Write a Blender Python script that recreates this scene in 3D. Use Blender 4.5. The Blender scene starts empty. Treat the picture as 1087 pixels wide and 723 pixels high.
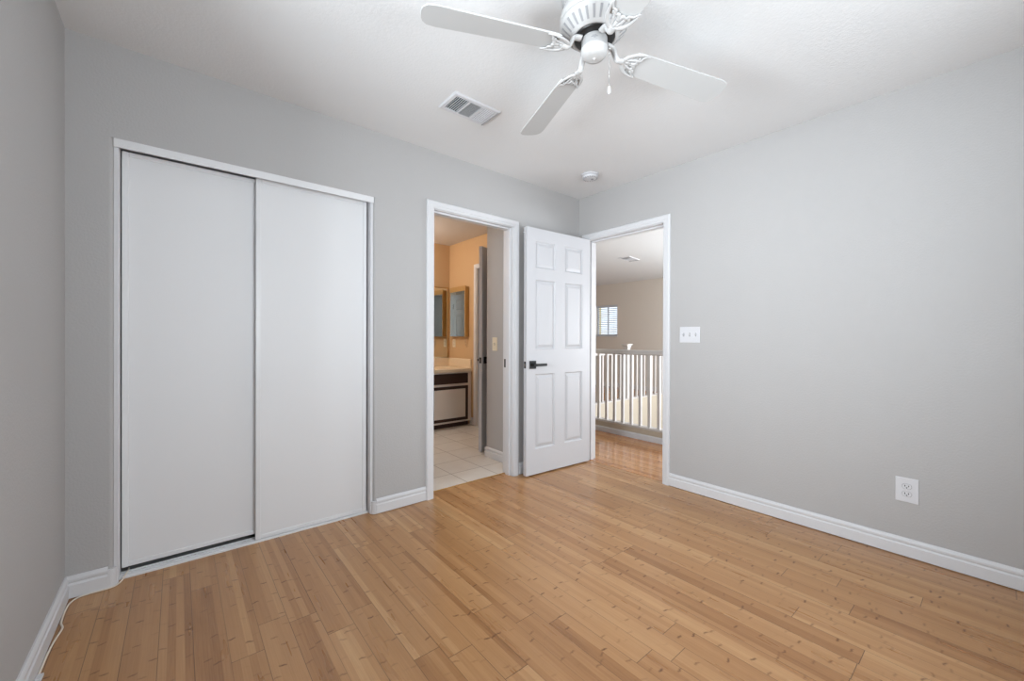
import bpy, bmesh, math, random
from mathutils import Vector, Matrix
random.seed(7)
S = bpy.context.scene
COL = S.collection

# ------------------------------------------------------------------ camera
FPX, YAW, ROLL, PITCH = 429.583, 0.88122, -0.00339, -0.00322
cam_d = bpy.data.cameras.new('camera')
cam_d.sensor_width = 36.0
cam_d.lens = 36.0 * FPX / 1087.0
cam_d.clip_start = 0.02
cam = bpy.data.objects.new('camera', cam_d)
COL.objects.link(cam)
fw = Vector((math.cos(YAW), math.sin(YAW), 0)); rt = Vector((math.sin(YAW), -math.cos(YAW), 0)); up = Vector((0, 0, 1))
def cam_ray(a):
    c, s = math.cos(ROLL), math.sin(ROLL); a = (c*a[0]+s*a[2], a[1], -s*a[0]+c*a[2])
    c, s = math.cos(PITCH), math.sin(PITCH); a = (a[0], c*a[1]-s*a[2], s*a[1]+c*a[2])
    return fw*a[1] + rt*a[0] + up*a[2]
cx, cyv, cz = cam_ray((1, 0, 0)), cam_ray((0, 0, 1)), -cam_ray((0, 1, 0))
m = Matrix((cx, cyv, cz)).transposed().to_4x4()
m.translation = Vector((-2.9175, -2.54764, 1.12065))
cam.matrix_world = m
S.camera = cam

# ------------------------------------------------------------------ colour management, world, lamps
S.view_settings.view_transform = 'Standard'
S.view_settings.look = 'None'
S.view_settings.exposure = 0.0
S.view_settings.gamma = 1.0
S.view_settings.use_curve_mapping = False
S.cycles.use_denoising = True
S.cycles.max_bounces = 14
S.cycles.diffuse_bounces = 8
S.cycles.glossy_bounces = 6
S.cycles.sample_clamp_indirect = 6.0
W = bpy.data.worlds.new('world'); S.world = W; W.use_nodes = True
bg = W.node_tree.nodes['Background']
bg.inputs[0].default_value = (0.80, 0.90, 1.0, 1)
bg.inputs[1].default_value = 1.5

def area(name, loc, rot, sx, sy, watts, col):
    d = bpy.data.lights.new(name, 'AREA'); d.shape = 'RECTANGLE'; d.size = sx; d.size_y = sy
    d.energy = watts; d.color = col
    o = bpy.data.objects.new(name, d); o.location = loc; o.rotation_euler = rot; COL.objects.link(o)
    return o
R90 = math.pi/2
area('daylight_left_window', (-4.6, -1.55, 1.30), (0, -R90-0.04, 0), 1.5, 1.5, 215, (0.86, 0.94, 1.0))
area('rear_fill', (-1.75, -3.50, 1.25), (R90+0.10, 0, 0), 1.2, 1.2, 68, (0.86, 0.94, 1.0))  # fill light added outside the unseen rear opening
area('stairwell_fill', (3.0, -1.9, 1.3), (R90+0.25, 0, 0), 2.6, 2.0, 285, (0.88, 0.94, 1.0))  # added fill lamp inside the hall, no window in the wall behind it
def point(name, loc, r, watts, col):
    d = bpy.data.lights.new(name, 'POINT'); d.energy = watts; d.color = col; d.shadow_soft_size = r
    o = bpy.data.objects.new(name, d); o.location = loc; COL.objects.link(o)
    return o
point('vanity_lamp', (-1.25, 2.0, 2.15), 0.09, 31, (1.0, 0.90, 0.80))

# ------------------------------------------------------------------ materials
def lin(c):
    c = c/255.0
    return c/12.92 if c <= 0.04045 else ((c+0.055)/1.055)**2.4
def rgb(r, g, b): return (lin(r), lin(g), lin(b), 1)

class NB:
    """small helper to build node maths"""
    def __init__(s, mat): s.nt = mat.node_tree; s.n = s.nt.nodes; s.l = s.nt.links
    def put(s, sock, v):
        if hasattr(v, 'is_output') or isinstance(v, bpy.types.NodeSocket): s.l.new(v, sock)
        else: sock.default_value = v
    def m(s, op, a, b=0.0, c=None):
        n = s.n.new('ShaderNodeMath'); n.operation = op
        s.put(n.inputs[0], a); s.put(n.inputs[1], b)
        if c is not None: s.put(n.inputs[2], c)
        return n.outputs[0]
    def xyz(s, x=0.0, y=0.0, z=0.0):
        n = s.n.new('ShaderNodeCombineXYZ'); s.put(n.inputs[0], x); s.put(n.inputs[1], y); s.put(n.inputs[2], z)
        return n.outputs[0]
    def white(s, v):
        n = s.n.new('ShaderNodeTexWhiteNoise'); n.noise_dimensions = '3D'; s.put(n.inputs['Vector'], v)
        return n.outputs['Value']
    def noise(s, v, scale, detail=2.0, rough=0.5):
        n = s.n.new('ShaderNodeTexNoise'); s.put(n.inputs['Vector'], v)
        n.inputs['Scale'].default_value = scale; n.inputs['Detail'].default_value = detail; n.inputs['Roughness'].default_value = rough
        return n.outputs['Fac']
    def mix(s, f, a, b, blend='MIX'):
        n = s.n.new('ShaderNodeMix'); n.data_type = 'RGBA'; n.blend_type = blend
        s.put(n.inputs[0], f); s.put(n.inputs[6], a); s.put(n.inputs[7], b)
        return n.outputs[2]
    def ramp(s, f, stops):
        n = s.n.new('ShaderNodeValToRGB'); s.put(n.inputs[0], f)
        e = n.color_ramp.elements
        while len(e) < len(stops): e.new(0.5)
        for k, (p, c) in enumerate(stops): e[k].position = p; e[k].color = c
        return n.outputs[0]
    def sep(s, v):
        n = s.n.new('ShaderNodeSeparateXYZ'); s.put(n.inputs[0], v); return n.outputs
    def obj(s): return s.n.new('ShaderNodeTexCoord').outputs['Object']
    def bump(s, h, strength, dist):
        n = s.n.new('ShaderNodeBump'); n.inputs['Strength'].default_value = strength; n.inputs['Distance'].default_value = dist
        s.put(n.inputs['Height'], h); return n.outputs[0]

def pbr(name, col, rough=0.5, metal=0.0, bump=None, var=0.0, spec=0.5):
    mt = bpy.data.materials.new(name); mt.use_nodes = True
    b = mt.node_tree.nodes['Principled BSDF']
    b.inputs['Base Color'].default_value = col
    b.inputs['Roughness'].default_value = rough
    b.inputs['Metallic'].default_value = metal
    b.inputs['Specular IOR Level'].default_value = spec
    k = NB(mt); o = k.obj()
    if bump:
        sc, st, di = bump
        h = k.noise(o, sc, 3.0, 0.55)
        k.put(b.inputs['Normal'], k.bump(h, st, di))
    if var:
        f = k.noise(o, 3.0, 3.0)
        d = tuple(c*(1-var) for c in col[:3]) + (1,)
        k.put(b.inputs['Base Color'], k.mix(f, d, col))
    return mt

M = {}
M['wall'] = pbr('wall_paint', rgb(177, 175, 174), 0.75, bump=(105, 0.32, 0.004), var=0.03)
M['ceil'] = pbr('ceiling_paint', rgb(223, 223, 223), 0.85, bump=(85, 0.32, 0.004), var=0.02)
M['trim'] = pbr('white_trim', rgb(211, 211, 213), 0.38, bump=(30, 0.03, 0.002), var=0.01)
M['door'] = pbr('door_white', rgb(198, 198, 201), 0.42, bump=(160, 0.05, 0.001), var=0.01)
M['slide'] = pbr('sliding_door_white', rgb(223, 223, 224), 0.5, bump=(60, 0.04, 0.001), var=0.02)
M['slideframe'] = pbr('sliding_door_metal', rgb(222, 222, 223), 0.35, bump=(60, 0.02, 0.001))
M['fan'] = pbr('fan_white', rgb(188, 187, 186), 0.35, bump=(40, 0.02, 0.001))
M['blade'] = pbr('fan_blade_white', rgb(190, 190, 189), 0.45, bump=(60, 0.04, 0.001), var=0.02)
M['black'] = pbr('black_metal', rgb(22, 22, 23), 0.4, bump=(80, 0.03, 0.001))
M['plastic'] = pbr('white_plastic', rgb(210, 210, 213), 0.3, bump=(80, 0.01, 0.001))
M['ivory'] = pbr('ivory_plastic', rgb(222, 212, 188), 0.35, bump=(80, 0.01, 0.001))
M['grey'] = pbr('grey_plastic', rgb(150, 150, 152), 0.45, bump=(80, 0.01, 0.001))
M['grille'] = pbr('grille_grey', rgb(190, 190, 191), 0.5, bump=(80, 0.01, 0.001))
M['dark'] = pbr('dark_slot', rgb(35, 35, 37), 0.7, bump=(80, 0.01, 0.001))
M['chrome'] = pbr('chrome', rgb(190, 190, 190), 0.2, 1.0, bump=(80, 0.01, 0.001))
M['brass'] = pbr('gold_frame', rgb(186, 148, 92), 0.4, 0.35, bump=(60, 0.03, 0.001))
M['mirror'] = pbr('mirror_glass', rgb(225, 230, 228), 0.02, 1.0, bump=(5, 0.002, 0.001))
M['orange'] = pbr('bathroom_paint', rgb(200, 168, 128), 0.7, bump=(110, 0.2, 0.003), var=0.03)
M['bathceil'] = pbr('bathroom_ceiling', rgb(205, 198, 192), 0.85, bump=(85, 0.2, 0.003), var=0.02)
M['cream'] = pbr('cultured_marble', rgb(232, 214, 186), 0.25, bump=(12, 0.02, 0.001), var=0.06)
M['vanity'] = pbr('vanity_white', rgb(224, 214, 204), 0.45, bump=(40, 0.02, 0.001), var=0.02)
M['espresso'] = pbr('dark_wood', rgb(58, 34, 24), 0.45, bump=(40, 0.06, 0.001), var=0.3)
M['hallwall'] = pbr('hallway_paint', rgb(212, 203, 192), 0.75, bump=(110, 0.2, 0.003), var=0.03)
M['hallceil'] = pbr('hallway_ceiling', rgb(214, 214, 214), 0.85, bump=(85, 0.2, 0.003), var=0.02)
M['rail'] = pbr('railing_white', rgb(196, 191, 187), 0.4, bump=(40, 0.02, 0.001))
M['curb'] = pbr('curb_paint', rgb(184, 173, 156), 0.7, bump=(110, 0.2, 0.003))
M['blind'] = pbr('blind_white', rgb(205, 207, 212), 0.5, bump=(40, 0.02, 0.001))
M['cord'] = pbr('cable_white', rgb(226, 216, 202), 0.45, bump=(80, 0.02, 0.001))
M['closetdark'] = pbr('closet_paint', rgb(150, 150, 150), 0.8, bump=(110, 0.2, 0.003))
M['stucco'] = pbr('stucco_yellow', rgb(225, 205, 150), 0.9, bump=(60, 0.3, 0.01))

def glass_mat():
    mt = bpy.data.materials.new('window_glass'); mt.use_nodes = True
    b = mt.node_tree.nodes['Principled BSDF']
    b.inputs['Base Color'].default_value = (1, 1, 1, 1); b.inputs['Roughness'].default_value = 0.0
    b.inputs['Transmission Weight'].default_value = 1.0; b.inputs['IOR'].default_value = 1.01
    return mt
M['glass'] = glass_mat()

def bamboo(name, x0, tint, gloss, wpl=0.0985):
    mt = bpy.data.materials.new(name); mt.use_nodes = True
    b = mt.node_tree.nodes['Principled BSDF']
    k = NB(mt); o = k.obj(); X, Y, Z = k.sep(o)[:3]
    px = k.m('DIVIDE', k.m('SUBTRACT', X, x0), wpl)
    row = k.m('FLOOR', px); fx = k.m('SUBTRACT', px, row)
    r1 = k.white(k.xyz(row, 3.7, 1.3))
    py = k.m('ADD', k.m('DIVIDE', Y, 0.96), k.m('MULTIPLY', r1, 11.0))
    jn = k.m('FLOOR', py); fy = k.m('SUBTRACT', py, jn)
    pid = k.white(k.xyz(row, jn, 0.5))
    pid2 = k.white(k.xyz(row, jn, 7.5))
    # seams
    dx = k.m('MINIMUM', fx, k.m('SUBTRACT', 1.0, fx)); dy = k.m('MINIMUM', fy, k.m('SUBTRACT', 1.0, fy))
    sx = k.m('LESS_THAN', dx, 0.0011/wpl); sy = k.m('LESS_THAN', dy, 0.0012/0.96)
    sxs = k.m('MULTIPLY', sx, k.m('ADD', 0.25, k.m('MULTIPLY', k.white(k.xyz(k.m('ROUND', px), jn, 2.2)), 0.75)))
    seam = k.m('MAXIMUM', sxs, k.m('MULTIPLY', sy, 0.9))
    # bamboo strips inside each plank
    st = k.m('FLOOR', k.m('MULTIPLY', fx, 4.0))
    fs = k.m('SUBTRACT', k.m('MULTIPLY', fx, 4.0), st)
    sid = k.white(k.xyz(k.m('ADD', k.m('MULTIPLY', row, 4.0), st), jn, 4.4))
    # knuckle marks
    wob = k.noise(k.xyz(k.m('MULTIPLY', X, 60.0), k.m('MULTIPLY', Y, 6.0), sid), 1.0, 2.0)
    ny = k.m('ADD', k.m('ADD', k.m('DIVIDE', Y, 0.165), k.m('MULTIPLY', sid, 9.0)), k.m('ADD', k.m('MULTIPLY', wob, 0.09), k.m('MULTIPLY', k.m('MULTIPLY', fs, 0.09), k.m('SUBTRACT', sid, 0.35))))
    ni = k.m('FLOOR', ny); fn = k.m('SUBTRACT', ny, ni)
    nr = k.white(k.xyz(ni, sid, k.m('ADD', row, st)))
    dn = k.m('ABSOLUTE', k.m('SUBTRACT', fn, 0.5))
    mark = k.m('SUBTRACT', 1.0, k.m('SMOOTH_MIN', k.m('DIVIDE', dn, 0.036), 1.0, 0.2))
    mark = k.m('MAXIMUM', mark, 0.0)
    strip_c = k.m('SUBTRACT', 1.0, k.m('MULTIPLY', k.m('ABSOLUTE', k.m('SUBTRACT', fs, 0.5)), 1.0))
    mark = k.m('MULTIPLY', k.m('MULTIPLY', mark, strip_c), k.m('MULTIPLY', nr, k.m('ADD', 0.3, nr)))
    # fibre
    fib = k.noise(k.xyz(k.m('MULTIPLY', X, 260.0), k.m('MULTIPLY', Y, 5.0), pid), 1.0, 3.0, 0.6)
    broad = k.noise(k.xyz(k.m('MULTIPLY', X, 22.0), k.m('MULTIPLY', Y, 2.2), pid), 1.0, 2.0)
    tone = k.m('ADD', k.m('ADD', k.m('MULTIPLY', pid, 0.36), k.m('MULTIPLY', sid, 0.36)),
               k.m('ADD', k.m('MULTIPLY', fib, 0.46), k.m('MULTIPLY', broad, 0.26)))
    tone = k.m('SUBTRACT', tone, 0.20)
    t = tint
    col = k.ramp(tone, [(0.05, rgb(132*t[0], 92*t[1], 58*t[2])), (0.3, rgb(160*t[0], 119*t[1], 81*t[2])),
                        (0.6, rgb(176*t[0], 137*t[1], 98*t[2])), (0.92, rgb(194*t[0], 158*t[1], 119*t[2]))])
    col = k.mix(k.m('MULTIPLY', mark, 1.0), col, rgb(98*t[0], 60*t[1], 32*t[2]))
    col = k.mix(k.m('MULTIPLY', seam, 0.8), col, rgb(52, 34, 22))
    k.put(b.inputs['Base Color'], col)
    k.put(b.inputs['Roughness'], k.m('ADD', gloss, k.m('MULTIPLY', broad, 0.10)))
    h = k.m('SUBTRACT', k.m('MULTIPLY', fib, 0.15), seam)
    k.put(b.inputs['Normal'], k.bump(h, 0.18, 0.0015))
    b.inputs['Specular IOR Level'].default_value = 0.5
    return mt
M['floor'] = bamboo('bamboo_planks', -2.677, (1.01, 0.975, 0.925), 0.24)
M['hallfloor'] = bamboo('bamboo_planks_hallway', -2.640, (1.06, 0.97, 0.86), 0.14)

def tile_mat():
    mt = bpy.data.materials.new('ceramic_tile'); mt.use_nodes = True
    b = mt.node_tree.nodes['Principled BSDF']
    k = NB(mt); o = k.obj(); X, Y, Z = k.sep(o)[:3]
    T = 0.30
    px = k.m('DIVIDE', k.m('ADD', X, 1.173), T); py = k.m('DIVIDE', k.m('SUBTRACT', Y, 0.055), T)
    ix = k.m('FLOOR', px); iy = k.m('FLOOR', py)
    fx = k.m('SUBTRACT', px, ix); fy = k.m('SUBTRACT', py, iy)
    d = k.m('MINIMUM', k.m('MINIMUM', fx, k.m('SUBTRACT', 1.0, fx)), k.m('MINIMUM', fy, k.m('SUBTRACT', 1.0, fy)))
    g = k.m('LESS_THAN', d, 0.0028/T)
    r = k.white(k.xyz(ix, iy, 0.3))
    mott = k.noise(o, 9.0, 4.0, 0.6)
    c = k.mix(k.m('ADD', k.m('MULTIPLY', mott, 0.7), k.m('MULTIPLY', r, 0.3)), rgb(212, 205, 196), rgb(232, 228, 221))
    k.put(b.inputs['Base Color'], k.mix(g, c, rgb(135, 125, 115)))
    k.put(b.inputs['Roughness'], k.m('ADD', 0.22, k.m('MULTIPLY', g, 0.5)))
    k.put(b.inputs['Normal'], k.bump(k.m('SUBTRACT', 1.0, g), 0.3, 0.002))
    return mt
M['tile'] = tile_mat()

# ------------------------------------------------------------------ mesh helpers
def bm_box(bm, a, b, bev=0.0):
    a = Vector(a); b = Vector(b)
    lo = Vector((min(a.x, b.x), min(a.y, b.y), min(a.z, b.z))); hi = Vector((max(a.x, b.x), max(a.y, b.y), max(a.z, b.z)))
    t = bmesh.new()
    r = bmesh.ops.create_cube(t, size=1.0)
    for v in t.verts: v.co = Vector((lo.x+(v.co.x+.5)*(hi.x-lo.x), lo.y+(v.co.y+.5)*(hi.y-lo.y), lo.z+(v.co.z+.5)*(hi.z-lo.z)))
    if bev > 0:
        bev = min(bev, 0.45*min(hi-lo))
        bmesh.ops.bevel(t, geom=list(t.edges), offset=bev, segments=2, profile=0.5, affect='EDGES')
    join(bm, t)
def join(bm, t, mat=None):
    t.verts.index_update()
    vs = [bm.verts.new((mat @ v.co) if mat else v.co) for v in t.verts]
    for f in t.faces:
        nf = bm.faces.new([vs[v.index] for v in f.verts]); nf.smooth = f.smooth
    t.free()
def bm_prism(bm, pts, axis, a, b, smooth=False):
    """extrude a closed 2-D outline along an axis; pts are (p,q) in the two other axes, in xyz order"""
    def co(p, q, w):
        return {'x': (w, p, q), 'y': (p, w, q), 'z': (p, q, w)}[axis]
    A = [bm.verts.new(co(p, q, a)) for p, q in pts]; B = [bm.verts.new(co(p, q, b)) for p, q in pts]
    n = len(pts)
    bm.faces.new(A); bm.faces.new(list(reversed(B)))
    for i in range(n):
        f = bm.faces.new((A[i], B[i], B[(i+1) % n], A[(i+1) % n])); f.smooth = smooth
def bm_lathe(bm, prof, c, n=32, smooth=True, axis='z'):
    """prof: list of (radius, height) turned about a line through c"""
    rings = []
    for r, h in prof:
        ring = []
        for i in range(n):
            a = 2*math.pi*i/n
            p, q = r*math.cos(a), r*math.sin(a)
            v = {'z': (p, q, h), 'x': (h, p, q), 'y': (p, h, q)}[axis]
            ring.append(bm.verts.new((c[0]+v[0], c[1]+v[1], c[2]+v[2])))
        rings.append(ring)
    for k in range(len(rings)-1):
        for i in range(n):
            f = bm.faces.new((rings[k][i], rings[k][(i+1) % n], rings[k+1][(i+1) % n], rings[k+1][i])); f.smooth = smooth
    bm.faces.new(rings[0]); bm.faces.new(rings[-1])
def bm_tube(bm, pts, rad, n=8, flat=1.0, upv=Vector((0, 0, 1))):
    pts = [Vector(p) for p in pts]
    if not isinstance(rad, (list, tuple)): rad = [rad]*len(pts)
    rings = []
    for i, p in enumerate(pts):
        t = (pts[min(i+1, len(pts)-1)] - pts[max(i-1, 0)]).normalized()
        u = upv if abs(t.dot(upv)) < 0.95 else Vector((1, 0, 0))
        s = t.cross(u).normalized(); w = s.cross(t).normalized()
        rings.append([bm.verts.new(p + s*(rad[i]*math.cos(2*math.pi*k/n)) + w*(rad[i]*flat*math.sin(2*math.pi*k/n))) for k in range(n)])
    for j in range(len(rings)-1):
        for k in range(n):
            f = bm.faces.new((rings[j][k], rings[j][(k+1) % n], rings[j+1][(k+1) % n], rings[j+1][k])); f.smooth = True
    bm.faces.new(rings[0]); bm.faces.new(list(reversed(rings[-1])))
def spline(P, n=8):
    """Catmull-Rom through P"""
    P = [Vector(p) for p in P]; out = []
    for i in range(len(P)-1):
        p0 = P[max(i-1, 0)]; p1 = P[i]; p2 = P[i+1]; p3 = P[min(i+2, len(P)-1)]
        for k in range(n):
            t = k/n
            out.append(0.5*((2*p1)+(p2-p0)*t+(2*p0-5*p1+4*p2-p3)*t*t+(3*p1-p0-3*p2+p3)*t**3))
    out.append(P[-1]); return out
def link(name, bm, mat, parent=None, loc=(0, 0, 0), rot=None):
    bmesh.ops.recalc_face_normals(bm, faces=bm.faces)
    me = bpy.data.meshes.new(name); bm.to_mesh(me); bm.free(); me.materials.append(mat)
    o = bpy.data.objects.new(name, me); COL.objects.link(o); o.location = loc
    if rot: o.rotation_euler = rot
    if parent: o.parent = parent
    return o
def part(name, mat, parent, *boxes, bev=0.0, label=None):
    bm = bmesh.new()
    for a, b in boxes: bm_box(bm, a, b, bev)
    o = link(name, bm, mat, parent)
    if label: o['label'] = label
    return o
def struct(o, label=None, cat=None):
    o['kind'] = 'structure'
    if label: o['label'] = label
    if cat: o['category'] = cat
    return o
def sbox(name, mat, *boxes, bev=0.0):
    bm = bmesh.new()
    for a, b in boxes: bm_box(bm, a, b, bev)
    return struct(link(name, bm, mat))
def tag(o, label, cat, group=None):
    o['label'] = label; o['category'] = cat
    if group: o['group'] = group
    return o
def empty(name, loc, label, cat, rz=0.0, group=None):
    o = bpy.data.objects.new(name, None); COL.objects.link(o); o.location = loc; o.rotation_euler = (0, 0, rz)
    o.empty_display_size = 0.1
    return tag(o, label, cat, group)
def dup(o, parent=None, dloc=None):
    c = o.copy(); COL.objects.link(c)
    if parent: c.parent = parent
    if dloc: c.location = dloc
    for ch in list(o.children): dup(ch, c)
    return c

XL, H, YB, T = -3.2915, 2.44, -3.15, 0.12

# ------------------------------------------------------------------ room shell
sbox('floor', M['floor'], ((XL-T, YB-T, -0.05), (0.028, 0.10, 0.0)))
sbox('ceiling', M['ceil'], ((XL-T, YB-T, H), (T, T, H+0.1)))
# front wall: closet opening and bathroom doorway
def arc(cx_, cy_, r, a0, a1, n=6):
    return [(cx_+r*math.cos(math.radians(a0+(a1-a0)*i/n)), cy_+r*math.sin(math.radians(a0+(a1-a0)*i/n))) for i in range(n+1)]
CL, CR, CH = -3.143, -1.958, 2.022          # closet opening
DL, DR, DH = -1.546, -0.798, 2.046          # rough bathroom doorway
bm = bmesh.new(); r = 0.016
bm_prism(bm, [(XL-T, 0), ] + arc(CL-r, r, r, -90, 0) + [(CL, T), (XL-T, T)], 'z', 0, CH)
bm_prism(bm, arc(CR+r, r, r, 180, 270) + [(DL, 0), (DL, T), (CR, T)], 'z', 0, CH)
bm_prism(bm, [(DR, 0), (T, 0), (T, T), (DR, T)], 'z', 0, CH)
bm_box(bm, (XL-T, 0, DH), (T, T, H))
bm_box(bm, (XL-T, 0, CH), (DL, T, DH)); bm_box(bm, (DR, 0, CH), (T, T, DH))
struct(link('wall_front', bm, M['wall']))
# left wall with the (unseen) window opening
WY0, WY1, WZ0, WZ1 = -2.05, -0.95, 0.90, 2.0
sbox('wall_left', M['wall'], ((XL-T, YB-T, 0), (XL, WY0, H)), ((XL-T, WY1, 0), (XL, 0, H)),
     ((XL-T, WY0, 0), (XL, WY1, WZ0)), ((XL-T, WY0, WZ1), (XL, WY1, H)))
sbox('window_1', M['trim'], ((XL-T, WY0, WZ0), (XL-0.05, WY0+0.04, WZ1)), ((XL-T, WY1-0.04, WZ0), (XL-0.05, WY1, WZ1)),
     ((XL-T, WY0, WZ0), (XL-0.05, WY1, WZ0+0.03)), ((XL-T, WY0, WZ1-0.04), (XL-0.05, WY1, WZ1)))
# rear wall with an unseen window opening, added to let in fill light
sbox('wall_back', M['wall'], ((XL, YB-T, 0), (-2.40, YB, H)), ((-1.10, YB-T, 0), (0, YB, H)),
     ((-2.40, YB-T, 0), (-1.10, YB, WZ0)), ((-2.40, YB-T, WZ1), (-1.10, YB, H)))
sbox('fill_window', M['trim'], ((-2.40, YB-T, WZ0), (-2.36, YB-0.05, WZ1)), ((-1.14, YB-T, WZ0), (-1.10, YB-0.05, WZ1)),
     ((-2.40, YB-T, WZ0), (-1.10, YB-0.05, WZ0+0.03)), ((-2.40, YB-T, WZ1-0.04), (-1.10, YB-0.05, WZ1)))
# right wall with the hallway doorway
HY0, HY1, HH = -0.878, -0.088, 2.045
sbox('wall_right', M['wall'], ((0, YB-T, 0), (T, HY0, H)), ((0, HY1, 0), (T, 0, H)), ((0, HY0, HH), (T, HY1, H)))

sbox('gap_backing', M['espresso'], ((0.0, -0.90, -0.058), (0.062, -0.07, -0.0505)))  # dark strip added beneath the floor gap to block light and keep it dark
# baseboards: stepped profile (offset from the wall, height)
BP = [(0, 0.004), (0.014, 0.004), (0.014, 0.058), (0.0095, 0.064), (0.0085, 0.068), (0.0125, 0.073), (0.0125, 0.083), (0.008, 0.092), (0.005, 0.096), (0, 0.096)]
def base_y(bm, wall, sgn, y0, y1):      # along y on a wall x = wall
    bm_prism(bm, [(wall+sgn*d, z) for d, z in BP], 'y', y0, y1)
def base_x(bm, wall, sgn, x0, x1):
    bm_prism(bm, [(wall+sgn*d, z) for d, z in BP], 'x', x0, x1)
bm = bmesh.new(); base_y(bm, XL, 1, YB, 0); struct(link('baseboard_left', bm, M['trim']))
bm = bmesh.new(); base_y(bm, 0, -1, YB, -0.9165); struct(link('baseboard_right', bm, M['trim']))
bm = bmesh.new()
base_x(bm, 0, -1, XL, CL-r-0.001)
base_x(bm, 0, -1, CR+r+0.001, -1.592)
base_x(bm, 0, -1, -0.745, -0.002)
# rounded corner blocks at the closet
bm_prism(bm, [(CL-r-0.001, 0.0)] + [(CL-r-0.001, -0.012)] + arc(CL-r, r, r+0.012, -90, 0) + [(CL+0.012, 0.05), (CL, 0.05)] + arc(CL-r, r, r, 0, -90), 'z', 0.003, 0.083)
bm_prism(bm, [(CR-0.012, 0.05)] + arc(CR+r, r, r+0.012, 180, 270) + [(CR+r+0.001, 0.0)] + arc(CR+r, r, r, 270, 180) + [(CR, 0.05)], 'z', 0.003, 0.083)
struct(link('baseboard_front', bm, M['trim']))
bm = bmesh.new(); base_x(bm, YB, 1, XL+0.014, -0.014); struct(link('baseboard_back', bm, M['trim']))

# door casings and jambs
CP = [(0, 0), (0, 0.009), (0.004, 0.012), (0.016, 0.012), (0.020, 0.0155), (0.046, 0.0165), (0.053, 0.013), (0.056, 0.008), (0.056, 0)]
def casing(bm, to3, a, b, top, prof=CP):
    """U-shaped casing around the opening a..b; to3(u, z, t) gives a point"""
    cols = []
    for fn in (lambda d: (a-d, 0.0), lambda d: (a-d, top+d), lambda d: (b+d, top+d), lambda d: (b+d, 0.0)):
        cols.append([bm.verts.new(to3(*fn(d), t)) for d, t in prof])
    n = len(prof)
    for k in range(3):
        for i in range(n):
            bm.faces.new((cols[k][i], cols[k][(i+1) % n], cols[k+1][(i+1) % n], cols[k+1][i]))
    bm.faces.new(cols[0]); bm.faces.new(list(reversed(cols[3])))
bm = bmesh.new()
casing(bm, lambda u, z, t: (u, -t, z), -1.534, -0.806, 2.036)
casing(bm, lambda u, z, t: (u, T+t, z), -1.534, -0.806, 2.036)
bm_box(bm, (-1.5455, 0.0, 0), (-1.530, T, 2.045), .001); bm_box(bm, (-0.811, 0.0, 0), (-0.7985, T, 2.045), .001)
bm_box(bm, (-1.530, 0.0, 2.032), (-0.811, T, 2.0455), .001)
# door stop strips
bm_box(bm, (-0.823, 0.03, 0), (-0.811, 0.075, 2.032), .001); bm_box(bm, (-1.530, 0.03, 0), (-1.518, 0.075, 2.032), .001); bm_box(bm, (-1.518, 0.03, 2.020), (-0.823, 0.075, 2.032), .001)
trim1 = struct(link('trim_1', bm, M['trim']))
part('strike_plate', M['black'], trim1, ((-0.8125, 0.079, 0.885), (-0.8108, 0.108, 0.955)), bev=.0005, label='black metal strike plate')
bm = bmesh.new()
casing(bm, lambda u, z, t: (-t, u, z), -0.866, -0.098, 2.034)
casing(bm, lambda u, z, t: (T+t, u, z), -0.866, -0.098, 2.034)
bm_box(bm, (0.0, -0.8775, 0), (T, -0.863, 2.0445), .001); bm_box(bm, (0.0, -0.101, 0), (T, -0.0885, 2.0445), .001)
bm_box(bm, (0.0, -0.863, 2.030), (T, -0.101, 2.0445), .001)
bm_box(bm, (0.045, -0.113, 0), (0.09, -0.101, 2.030), .001); bm_box(bm, (0.045, -0.863, 0), (0.09, -0.851, 2.030), .001); bm_box(bm, (0.045, -0.851, 2.018), (0.09, -0.113, 2.030), .001)
trim2 = struct(link('trim_2', bm, M['trim']))

# ------------------------------------------------------------------ closet
sbox('wall_closet', M['closetdark'], ((XL-T, T, -0.05), (XL, 0.75, H)), ((XL, 0.66, -0.05), (-1.96, 0.75, H)), ((-1.96, T, -0.05), (-1.90, 0.75, H)))
sbox('floor_closet', M['closetdark'], ((XL, 0.10, -0.05), (-1.96, 0.66, -0.002)))
sbox('ceiling_closet', M['closetdark'], ((XL, T, H), (-1.96, 0.66, H+0.1)))
# jamb liners, head fascia and bottom track
bm = bmesh.new()
bm_box(bm, (CL, 0.012, 0.003), (CL+0.016, 0.118, CH), .001)
bm_box(bm, (CR-0.016, 0.012, 0.003), (CR, 0.118, CH), .001)
struct(link('trim_3', bm, M['trim']))
bm = bmesh.new()
bm_box(bm, (CL, 0.001, 1.984), (CR, 0.0115, CH+0.001), .0015)
bm_box(bm, (CL+0.016, 0.0115, 2.012), (CR-0.016, 0.118, CH-0.0005))
struct(link('trim_4', bm, M['slideframe']))
bm = bmesh.new()
bm_prism(bm, [(0.046, 0.0), (0.046, 0.008), (0.050, 0.011), (0.056, 0.011), (0.056, 0.005), (0.078, 0.005), (0.078, 0.011), (0.081, 0.011), (0.081, 0.005), (0.104, 0.005), (0.104, 0.011), (0.108, 0.011), (0.108, 0.0)], 'x', CL+0.0165, CR-0.0165)
struct(link('trim_5', bm, M['slideframe']))
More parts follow.
